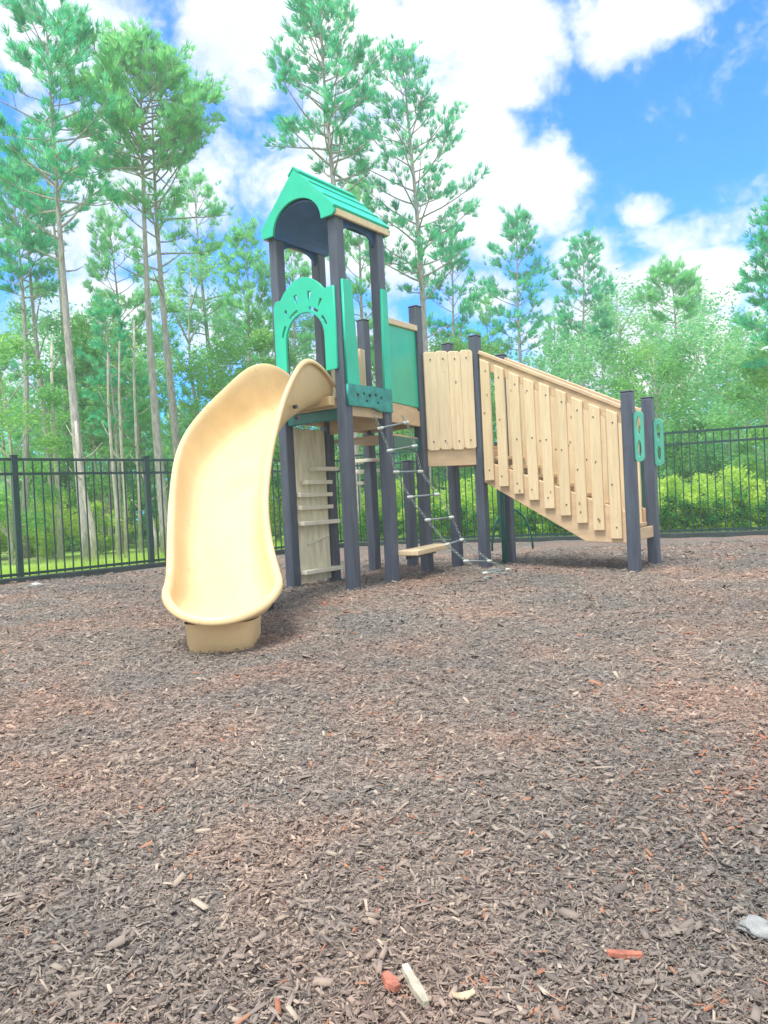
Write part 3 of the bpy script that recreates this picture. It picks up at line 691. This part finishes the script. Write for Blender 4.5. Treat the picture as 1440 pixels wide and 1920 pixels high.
m_pineb = material('pine_needles_bright', (.1, .2, .1), .55, attr=[(0, (.15, .54, .27)), (.4, (.25, .68, .31)), (.75, (.38, .78, .33)), (1, (.52, .82, .34))], trans=.62)
m_leafg = material('broad_leaves', (.1, .2, .05), .5, attr=[(0, (.13, .40, .13)), (.4, (.24, .55, .17)), (.75, (.36, .66, .19)), (1, (.50, .73, .22))], trans=.55)
m_leafs = material('soft_grey_green_leaves', (.1, .2, .05), .5, attr=[(0, (.15, .46, .22)), (.4, (.25, .60, .28)), (.75, (.36, .70, .32)), (1, (.48, .76, .36))], trans=.55)
m_lime = material('lime_leaves', (.3, .5, .05), .5, attr=[(0, (.32, .58, .10)), (.4, (.50, .70, .14)), (.75, (.62, .78, .16)), (1, (.74, .80, .18))], trans=.55)
m_hedge = material('hedge_leaves', (.1, .3, .05), .5, attr=[(0, (.02, .13, .035)), (.4, (.05, .27, .05)), (.7, (.16, .42, .06)), (1, (.60, .62, .05))], trans=.35)

def pine_mesh(Ht, cb, R, seed, nb=34, dens=1.0, nscale=1.0, sweep=None, r0=None, top_open=False, bend=0.0, mat_=None, bark=None, bare=3):
    """returns trunk, crown objects at the origin"""
    rs = np.random.default_rng(seed); rr = random.Random(seed); r0 = r0 or .0105 * Ht
    ph = rr.uniform(0, 6); ctr = lambda z: Vector((bend * Ht * (z / Ht) ** 2 + .012 * Ht * math.sin(z / Ht * 4 + ph) - .012 * Ht * math.sin(ph), .01 * Ht * math.sin(z / Ht * 5 + ph * 2) - .01 * Ht * math.sin(ph * 2), z))
    tb = MB(); zz = [Ht * i / 14 for i in range(15)]; rad = [r0 * ((1 - .93 * (z / Ht) ** 1.1)) for z in zz]; rad[0] *= 1.25
    pts_ = [ctr(z) for z in zz]; pts_[0].z = -.1; tb.tube(pts_, rad, 8)
    tp, td = [], []
    for i in range(nb + bare):
        if i >= nb: q = -rr.uniform(.05, .35); 
        else: q = (i + rr.random()) / nb
        z = cb + (Ht * .985 - cb) * max(q, q * .8); z = min(max(z, cb * .55), Ht)
        prf = (.42 + 1.1 * q) if q < .3 else (.75 + .25 * math.sin((q - .3) * 2)) * ((1.03 - q) / .73) ** .72
        if q < 0: prf = rr.uniform(.2, .5)
        ln = R * prf * rr.uniform(.62, 1.18) + .12; aa = i * 2.39996 + rr.uniform(-.5, .5); e0 = rr.uniform(.05, .5) + .55 * max(q, 0) ** 2
        if q > .6: ln = min(ln, max(.18, (Ht + .12 - z) * 1.6))
        c0 = ctr(z); br = []; n = 6; hd = Vector((math.cos(aa), math.sin(aa), 0)); p = c0.copy(); e = e0; tw = rr.uniform(-.25, .25)
        for j in range(n + 1):
            br.append(p.copy()); hd.rotate(Matrix.Rotation(tw / n + rr.uniform(-.09, .09), 3, 'Z')); e += rr.uniform(-.08, .16)
            p = p + (hd * math.cos(e) + Z3 * math.sin(e)) * ln / n
            if p.z > Ht - .05: p.z = Ht - .05 - .3 * (p.z - Ht + .05)
        br_r = max(.012, r0 * .26 * (1 - .6 * max(q, 0))); tb.tube(br, [br_r * (1 - .8 * j / n) for j in range(n + 1)], 4, False)
        if q < 0: continue
        nt = int((2 + 6.2 * ln / R) * dens) + 1
        for j in range(nt):
            s_ = rr.uniform(.30, 1.0) ** .8; x = s_ * n; k = min(int(x), n - 1); base_ = br[k].lerp(br[k + 1], x - k); bd_ = (br[k + 1] - br[k]).normalized()
            sd_ = bd_.cross(Z3).normalized() * (1 if j % 2 else -1); tdv = (bd_ * rr.uniform(.4, 1) + sd_ * rr.uniform(.2, 1) + Z3 * rr.uniform(.0, .7)).normalized()
            tl = rr.uniform(.18, .55) * (1.15 - .5 * s_) * nscale; tip = base_ + tdv * tl
            tb.tube([base_, tip], [.007, .004], 3, False)
            m_ = rr.choice((2, 3, 4, 4))
            for g_ in range(m_):
                o_ = Vector((rr.gauss(0, 1), rr.gauss(0, 1), rr.gauss(0, .7))) * .055 * nscale
                tp.append(base_.lerp(tip, 1 - .22 * g_) + o_); td.append((tdv + Z3 * .6).normalized())
        tp.append(br[-1]); td.append((br[-1] - br[-2]).normalized())
    for j in range(5): tp.append(ctr(Ht - .09 * j)); td.append(Z3)
    tp = np.array([tuple(p) for p in tp]); td = np.array([tuple(p) for p in td])
    v, f_, tn = needles(tp, td, rs, 17, .165 * nscale, .0125 * nscale, .62)
    return tb, (v, f_, tn)
def plant_pine(name, loc, label, group, Ht, cb, R, seed, mat_=None, bark=None, **kw):
    tb, (v, f_, tn) = pine_mesh(Ht, cb, R, seed, **kw)
    rt_ = empty(name, loc, label, 'pine tree', group)
    tb.build('trunk', bark or M['bark'], rt_, smooth=True, world=False)
    npmesh('crown', v, f_, mat_ or m_pine, rt_, tn)
    return rt_
def leafy_mesh(Ht, cb, R, seed, n=7000, lobes=14, leaf=.055, flat=1.0):
    rs = np.random.default_rng(seed); rr = random.Random(seed); tb = MB(); r0 = .013 * Ht
    nt = rr.choice((1, 1, 2)); tops = []
    P_ = []; T_ = []
    pts_ = [Vector((math.sin(i * .9 + seed) * .012 * Ht, math.cos(i * .7 + seed) * .012 * Ht, Ht * .92 * i / 8)) for i in range(9)]
    off0 = pts_[0].copy(); pts_ = [p - Vector((off0.x, off0.y, 0)) for p in pts_]; pts_[0].z = -.1
    tb.tube(pts_, [r0 * (1 - .85 * i / 8) for i in range(9)], 6)
    for i in range(lobes):
        q = (i + rr.random()) / lobes; z = cb + (Ht - cb) * q; a = i * 2.4 + rr.uniform(-.4, .4)
        rad = R * (math.sin(math.pi * (.12 + .82 * q)) ** .7) * rr.uniform(.35, .95) * flat
        c = Vector((math.cos(a) * rad, math.sin(a) * rad, z)); zb_ = max(z - rad * rr.uniform(.5, 1.0), .1); k = min(int(zb_ / (Ht * .92) * 8), 8)
        tb.tube([pts_[k], pts_[k].lerp(c, .5) + Vector((0, 0, .06 * R)), c], [r0 * .35, r0 * .2, .006], 4, False)
        lr = R * rr.uniform(.26, .46); m_ = int(n / lobes * rr.uniform(.6, 1.4))
        dv = rs.normal(0, 1, (m_, 3)); dv /= np.linalg.norm(dv, axis=1)[:, None]; rad_ = lr * rs.uniform(0, 1, m_)[:, None] ** .45
        bumps = 1 + .35 * np.sin(dv[:, :1] * 5 + i) * np.cos(dv[:, 1:2] * 6 + i * 2) + .25 * rs.normal(0, 1, (m_, 1)) * .5
        pp = np.array(tuple(c)) + dv * rad_ * bumps * np.array([1, 1, .72]); P_.append(pp); T_.append(np.clip(rs.normal(rr.uniform(.25, .7), .2, m_), 0, 1))
    pos = np.vstack(P_); tn = np.concatenate(T_); ok = pos[:, 2] > .03; pos, tn = pos[ok], tn[ok]; v, f_ = leaves(pos, rs, leaf); return tb, (v, f_, np.repeat(tn, 4))
def plant_leafy(name, loc, label, cat, group, mat_, *a, bark=None, **kw):
    tb, (v, f_, tn) = leafy_mesh(*a, **kw); rt_ = empty(name, loc, label, cat, group)
    tb.build('trunk' if cat != 'shrub' else 'stem', bark or M['bark_pale'], rt_, smooth=True, world=False); npmesh('crown', v, f_, mat_, rt_, tn); return rt_
def copy_tree(o, loc, rz, sc, label, group=None):
    c = o.copy(); col.objects.link(c); c.location = loc; c.rotation_euler = (0, 0, rz); c.scale = sc; c['label'] = label
    if group: c['group'] = group
    for ch_ in o.children:
        d_c = ch_.copy(); col.objects.link(d_c); d_c.parent = c
    return c
hz_y = lambda x: 936 - .0455 * (x - 720)
def base(x, Y): p = at(x, hz_y(x) + 60, Y); return Vector((p.x, Y, -.11))
def hgt(x, y, Y): return at(x, y, Y).z + .11
# (trunk px at fence height, depth, top px, crown base px, half width px, label, options)
PG = 'tall pines beyond the fence'
PINES = [
 (163, 13.6, (95, 20), 400, 170, 'tall dark pine with a bare forked stub, second trunk from the left edge', dict(nb=44, seed=11, bend=-.02, dens=1.1, bare=6)),
 (312, 15.2, (285, 95), 330, 175, 'tall bright green round headed pine left of the slide top', dict(nb=60, seed=12, dens=1.9, mat_=m_pineb)),
 (347, 16.2, (330, 130), 480, 175, 'tall pine whose thin trunk stands close behind the round headed pine', dict(nb=40, seed=13, dens=1.2, mat_=m_pineb, bare=5)),
 (668, 16.5, (640, 5), 350, 150, 'tallest pine, directly behind the green tower roof', dict(nb=52, seed=14, dens=1.25, bare=7)),
 (800, 17.5, (768, 105), 560, 165, 'tall pine standing just right of the tower, its crown leaning to the right', dict(nb=54, seed=15, dens=1.15, bend=-.005)),
 (1004, 23.0, (997, 405), 660, 68, 'slim dark pine on its own against the blue sky above the ramp', dict(nb=36, seed=16, dens=1.0, nscale=1.15)),
 (1112, 24.5, (1100, 455), 660, 62, 'slim pine with tufted tip right of the lone dark pine', dict(nb=32, seed=17, dens=1.0, nscale=1.15)),
 (1290, 24.0, (1284, 508), 610, 62, 'pine with a clean bare trunk and small tufted head over the right fence', dict(nb=18, seed=18, dens=1.5, nscale=1.2, mat_=m_pineb)),
 (1470, 16.0, (1458, 395), 700, 95, 'dark pine cut off by the right edge of the view', dict(nb=40, seed=19, dens=1.3)),
 (48, 17.5, (22, 300), 560, 85, 'leftmost pine, thin trunk with a drooping crown', dict(nb=34, seed=20, dens=1.2)),
 (104, 18.5, (62, 330), 520, 60, 'thin pine left of the dark forked pine, crown tangled with it', dict(nb=24, seed=21, dens=1.0, mat_=m_pineb)),
 (122, 20.0, (80, 250), 430, 70, 'slender leaning pine close behind the dark forked pine', dict(nb=22, seed=22, dens=1.0)),
 (232, 21.0, (225, 405), 760, 88, 'shorter dense pine with a rounded head left of the two tall trunks', dict(nb=40, seed=23, dens=1.4, mat_=m_pineb)),
 (478, 21.5, (466, 425), 690, 72, 'bright yellowish pine between slide and tower post', dict(nb=36, seed=24, dens=1.4, mat_=m_pineb)),
 (712, 20.5, (700, 345), 720, 68, 'mid height pine seen between the two tall central pines', dict(nb=40, seed=25, dens=1.4, mat_=m_pineb)),
 (560, 23.0, (548, 455), 700, 55, 'small pine seen through the gap under the tower roof', dict(nb=26, seed=26, dens=1.3, mat_=m_pineb)),
 (860, 22.0, (845, 440), 740, 75, 'mid height pine filling the gap right of the leaning tall pine', dict(nb=34, seed=27, dens=1.3)),
 (415, 24.0, (405, 330), 640, 85, 'pine in the second row whose branches reach towards the tower', dict(nb=34, seed=28, dens=1.1, mat_=m_pineb)),
]
protos = []
for x, Yd, (tx, ty), cy, hw, lab, kw in PINES:
    kw = dict(kw); sd_ = kw.pop('seed'); Ht = hgt(tx, ty, Yd); cb = hgt(x, cy, Yd); Rr = hw / F_PX * Yd * 1.12
    mt_ = kw.pop('mat_', None); o = plant_pine('pine_tree', base(x, Yd), lab, PG, Ht, cb, Rr, sd_, mat_=mt_, **kw); protos.append(o)
# thin trunks and young pines of the second and third rows: copies
rr = random.Random(5)
thin_lab = 'thin pale pine trunk among the others in the woodland row behind the fence'
TH = [(195, 19), (245, 22), (262, 18), (225, 17), (210, 24), (283, 20), (20, 22), (70, 24), (440, 26), (500, 27), (385, 22), (610, 27), (760, 28), (930, 28), (1060, 30), (1180, 27), (1240, 30), (1340, 28), (1400, 26), (1540, 20), (-60, 16), (-130, 19), (1620, 24), (890, 31), (1150, 32), (640, 31), (150, 28), (330, 28)]
tall = [13, 14, 12, 16]
for i, (x, Yd) in enumerate(TH):
    src = protos[tall[i % 4]]; px_, pY, (tx_, ty_) = PINES[tall[i % 4]][:3]; s_ = hgt(x, rr.uniform(560, 720), Yd) / hgt(tx_, ty_, pY)
    copy_tree(src, base(x, Yd), rr.uniform(0, 6), (s_, s_, s_), thin_lab, 'young pines of the woodland rows')
# slim bare trunks leaning together by the left fence
mb_lab = ['pale double trunk leaning beside the dark forked pine behind the left fence', 'thin bare leaning trunk between the two left fence posts', 'thin bare trunk just left of the second fence post',
          'pale slanting dead trunk right behind the second fence post', 'thin grey trunk in the middle of the left fence bay', 'pale bare trunk left of the double trunk']
for (x, Yd, tx, ty, r_0), lb in zip([(178, 13.4, 140, 790, .07), (220, 15, 200, 660, .05), (235, 15.5, 222, 640, .05), (293, 13.6, 270, 860, .035), (262, 17, 250, 600, .055), (112, 16, 95, 640, .07)], mb_lab):
    b0 = base(x, Yd); tp_ = at(tx, ty, Yd); o = empty('dead_tree', b0, lb, 'tree', 'bare trunks behind the left fence'); mb = MB()
    mb.tube([b0.lerp(tp_, q) + Vector((.03 * math.sin(q * 7), 0, 0)) - Z3 * (.05 if q == 0 else 0) for q in (0, .25, .5, .75, 1)], [r_0, r_0 * .85, r_0 * .7, r_0 * .55, r_0 * .35], 8); mb.build('trunk', M['bark_pale'], o, smooth=True)
    for k in range(4):
        mb = MB(); q = .45 + .14 * k; c = b0.lerp(tp_, q); a = k * 2.2 + x; mb.tube([c, c + Vector((math.cos(a) * .22, math.sin(a) * .2, .12)), c + Vector((math.cos(a) * .4, math.sin(a) * .35, .32))], [r_0 * .25, .009, .005], 4)
        mb.build('branch', M['bark_pale'], o, smooth=True)
# broad leaved trees
BT = [(1180, 26, 540, 120, m_leafs, 'pale feathery broadleaf tree right of the slim tufted pine'),
      (1240, 21, 640, 110, m_leafg, 'bright green broadleaf tree over the foot of the ramp'),
      (1370, 20, 590, 120, m_leafs, 'soft green broadleaf tree above the right fence near the edge'),
      (1440, 17, 660, 90, m_leafg, 'dark leaved broadleaf tree at the right edge behind the fence'),
      (1080, 22, 640, 110, m_leafs, 'low grey green tree rising behind the middle of the ramp'),
      (850, 20, 640, 90, m_leafg, 'bright broadleaf tree behind the slatted deck panel'),
      (930, 24, 640, 80, m_leafg, 'small broadleaf tree behind the top of the ramp rail'),
      (430, 17, 640, 110, m_leafg, 'bright green bushy tree just behind the top of the slide'),
      (20, 15, 630, 110, m_leafg, 'bright green broadleaf tree at the left edge'),
      (150, 24, 600, 130, m_leafs, 'grey green broadleaf tree behind the left fence'),
      (250, 26, 620, 120, m_leafg, 'mid green broadleaf tree behind the paired tall trunks'),
      (590, 24, 600, 110, m_leafs, 'soft green tree behind the arched panel'),
      (700, 22, 640, 90, m_leafg, 'green tree behind the rope climber opening'),
      (1320, 28, 560, 130, m_leafs, 'hazy pale tree far behind the clean trunked pine'),
      (210, 19, 560, 95, m_leafg, 'light green broadleaf tree in front of the paired tall trunks, over the left fence'),
      (90, 20, 520, 90, m_leafs, 'pale broadleaf tree filling the gap left of the dark forked pine'),
      (380, 23, 480, 100, m_leafs, 'tall pale green tree behind the slide bend'),
      (520, 19, 610, 75, m_leafg, 'bright small tree between the slide and the arched panel'),
      (1530, 20, 560, 130, m_leafs, 'broadleaf tree beyond the right edge of the view'),
      (-90, 17, 560, 130, m_leafg, 'broadleaf tree beyond the left edge of the view')]
for i, (x, Yd, ty, hw, mm, lab) in enumerate(BT):
    Ht = hgt(x, ty, Yd); plant_leafy('broadleaf_tree', base(x, Yd), lab, 'tree', 'broadleaf trees beyond the fence', mm, Ht, Ht * .18, hw / F_PX * Yd, 40 + i, n=9000, lobes=20, leaf=.045 + .0022 * (Yd - 14))
# understory shrubs: protos then copies
sh = [plant_leafy('shrub', Vector((0, 0, 0)), 'x', 'shrub', None, mm, 1.5, .15, .75, 70 + i, n=4200, lobes=13, leaf=.045) for i, mm in enumerate((m_lime, m_leafg, m_leafs, m_hedge))]
def put(i, x, Yd, sc, label, group, used={}):
    o = sh[i]; loc = base(x, Yd)
    if i not in used:
        used[i] = 1; o.location = loc; o.scale = sc; o['label'] = label; o['group'] = group; return o
    return copy_tree(o, loc, rr.uniform(0, 6), sc, label, group)
for i, x in enumerate(range(655, 1560, 36)):
    Yd = FR((x - 720) / F_PX * 13) + .75 + rr.uniform(-.1, .15); s_ = rr.uniform(.36, .50)
    put(3, x + rr.uniform(-8, 8), Yd, (s_ * 1.15, s_ * 1.1, s_), 'low hedge shrub with yellow tipped leaves at the foot of the right fence', 'hedge shrubs along the right fence')
for i, x in enumerate((-60, 0, 45, 100, 190, 350, 420, 480, 560)):
    put(0, x, 16.6 + (i % 3) * .7, (.9, .9, .75 + .12 * (i % 2)), 'yellow green bush between the pine trunks behind the left fence', 'bright bushes behind the left fence')
for i, x in enumerate(range(650, 1600, 48)):
    Yd = 16.0 + rr.uniform(-.8, 2.2); s_ = rr.uniform(.7, 1.0)
    put(0, x + rr.uniform(-15, 15), Yd, (s_ * 1.1, s_ * 1.1, s_ * .9), 'lime green bush in the row behind the right fence hedge', 'lime bushes behind the right fence')
for i, x in enumerate(range(-120, 1600, 52)):
    Yd = 20.5 + rr.uniform(-1.5, 3); s_ = rr.uniform(1.1, 1.7)
    put((1 if i % 2 else 2) if x > 600 or i % 3 else 0, x + rr.uniform(-18, 18), Yd, (s_, s_, s_ * rr.uniform(.8, 1.2)), 'dense green understory bush among the pine trunks', 'understory bushes in the woodland')
# far-off wood that reads as one mass
rs = np.random.default_rng(99); n = 90000
xx = rs.uniform(-34, 34, n); yy = 36 + rs.uniform(-3, 4, n) ; top_ = 5.2 + 1.5 * np.sin(xx * .35) + 1.0 * np.sin(xx * .9 + 1) + .7 * np.sin(xx * 2.3) + .8 * np.sin(xx * 4.1 + yy)
zz_ = rs.uniform(0, 1, n) ** .8 * top_; v, f_ = leaves(np.c_[xx, yy, zz_], rs, .17)
tn = np.clip(.45 + .2 * np.sin(xx * 1.7 + zz_) + .2 * np.sin(zz_ * 3 + xx * 4) + rs.normal(0, .15, n), 0, 1)
tag(npmesh('far_wood', v, f_, m_leafs, None, np.repeat(tn, 4)), 'far wood of mixed green trees closing the view behind the pines', 'woodland', kind='stuff')
# grass along the outside of the fence
n = 26000; q = rs.uniform(0, 1, n); xx = rs.uniform(-9.5, 10.5, n); fyv = np.where(xx < -.75, 9.72 + 1.054 * (xx + 4.82), 14 - .36 * (xx + .75)); yy = fyv + .12 + q ** 1.5 * 4
hh = rs.uniform(.05, .16, n); aa = rs.uniform(0, 6.28, n); lx = rs.normal(0, .04, n); ly = rs.normal(0, .04, n); w_ = .008
v = np.stack([np.c_[xx - w_ * np.cos(aa), yy - w_ * np.sin(aa), np.full(n, -.11)], np.c_[xx + w_ * np.cos(aa), yy + w_ * np.sin(aa), np.full(n, -.11)], np.c_[xx + lx, yy + ly, hh]], 1).reshape(-1, 3)
tag(npmesh('grass', v, np.arange(n * 3).reshape(-1, 3), m_lime, None, np.repeat(rs.uniform(.2, .9, n), 3)), 'bright lime grass growing along the outside of the fence', 'grass', kind='stuff')

# ------------------------------------------------------------------ mint haze volume, added to lift and pale the dark tones
mt = bpy.data.materials.new('haze_lift'); mt.use_nodes = True; t = NT(mt.node_tree); t.n.clear()
pv = t.new('ShaderNodeVolumePrincipled'); pv.inputs['Color'].default_value = (.90, 1.0, .96, 1); pv.inputs['Density'].default_value = .005; pv.inputs['Anisotropy'].default_value = .2
ou = t.new('ShaderNodeOutputMaterial'); t.l.new(pv.outputs[0], ou.inputs['Volume'])
mb = MB(); mb.bar((0, -47, 7), (0, 47, 7), 94, 16.4); tag(mb.build('haze', mt), 'added pale mint haze volume lifting the tones of the play area and the woodland', 'haze', kind='stuff')
S.cycles.volume_bounces = 0
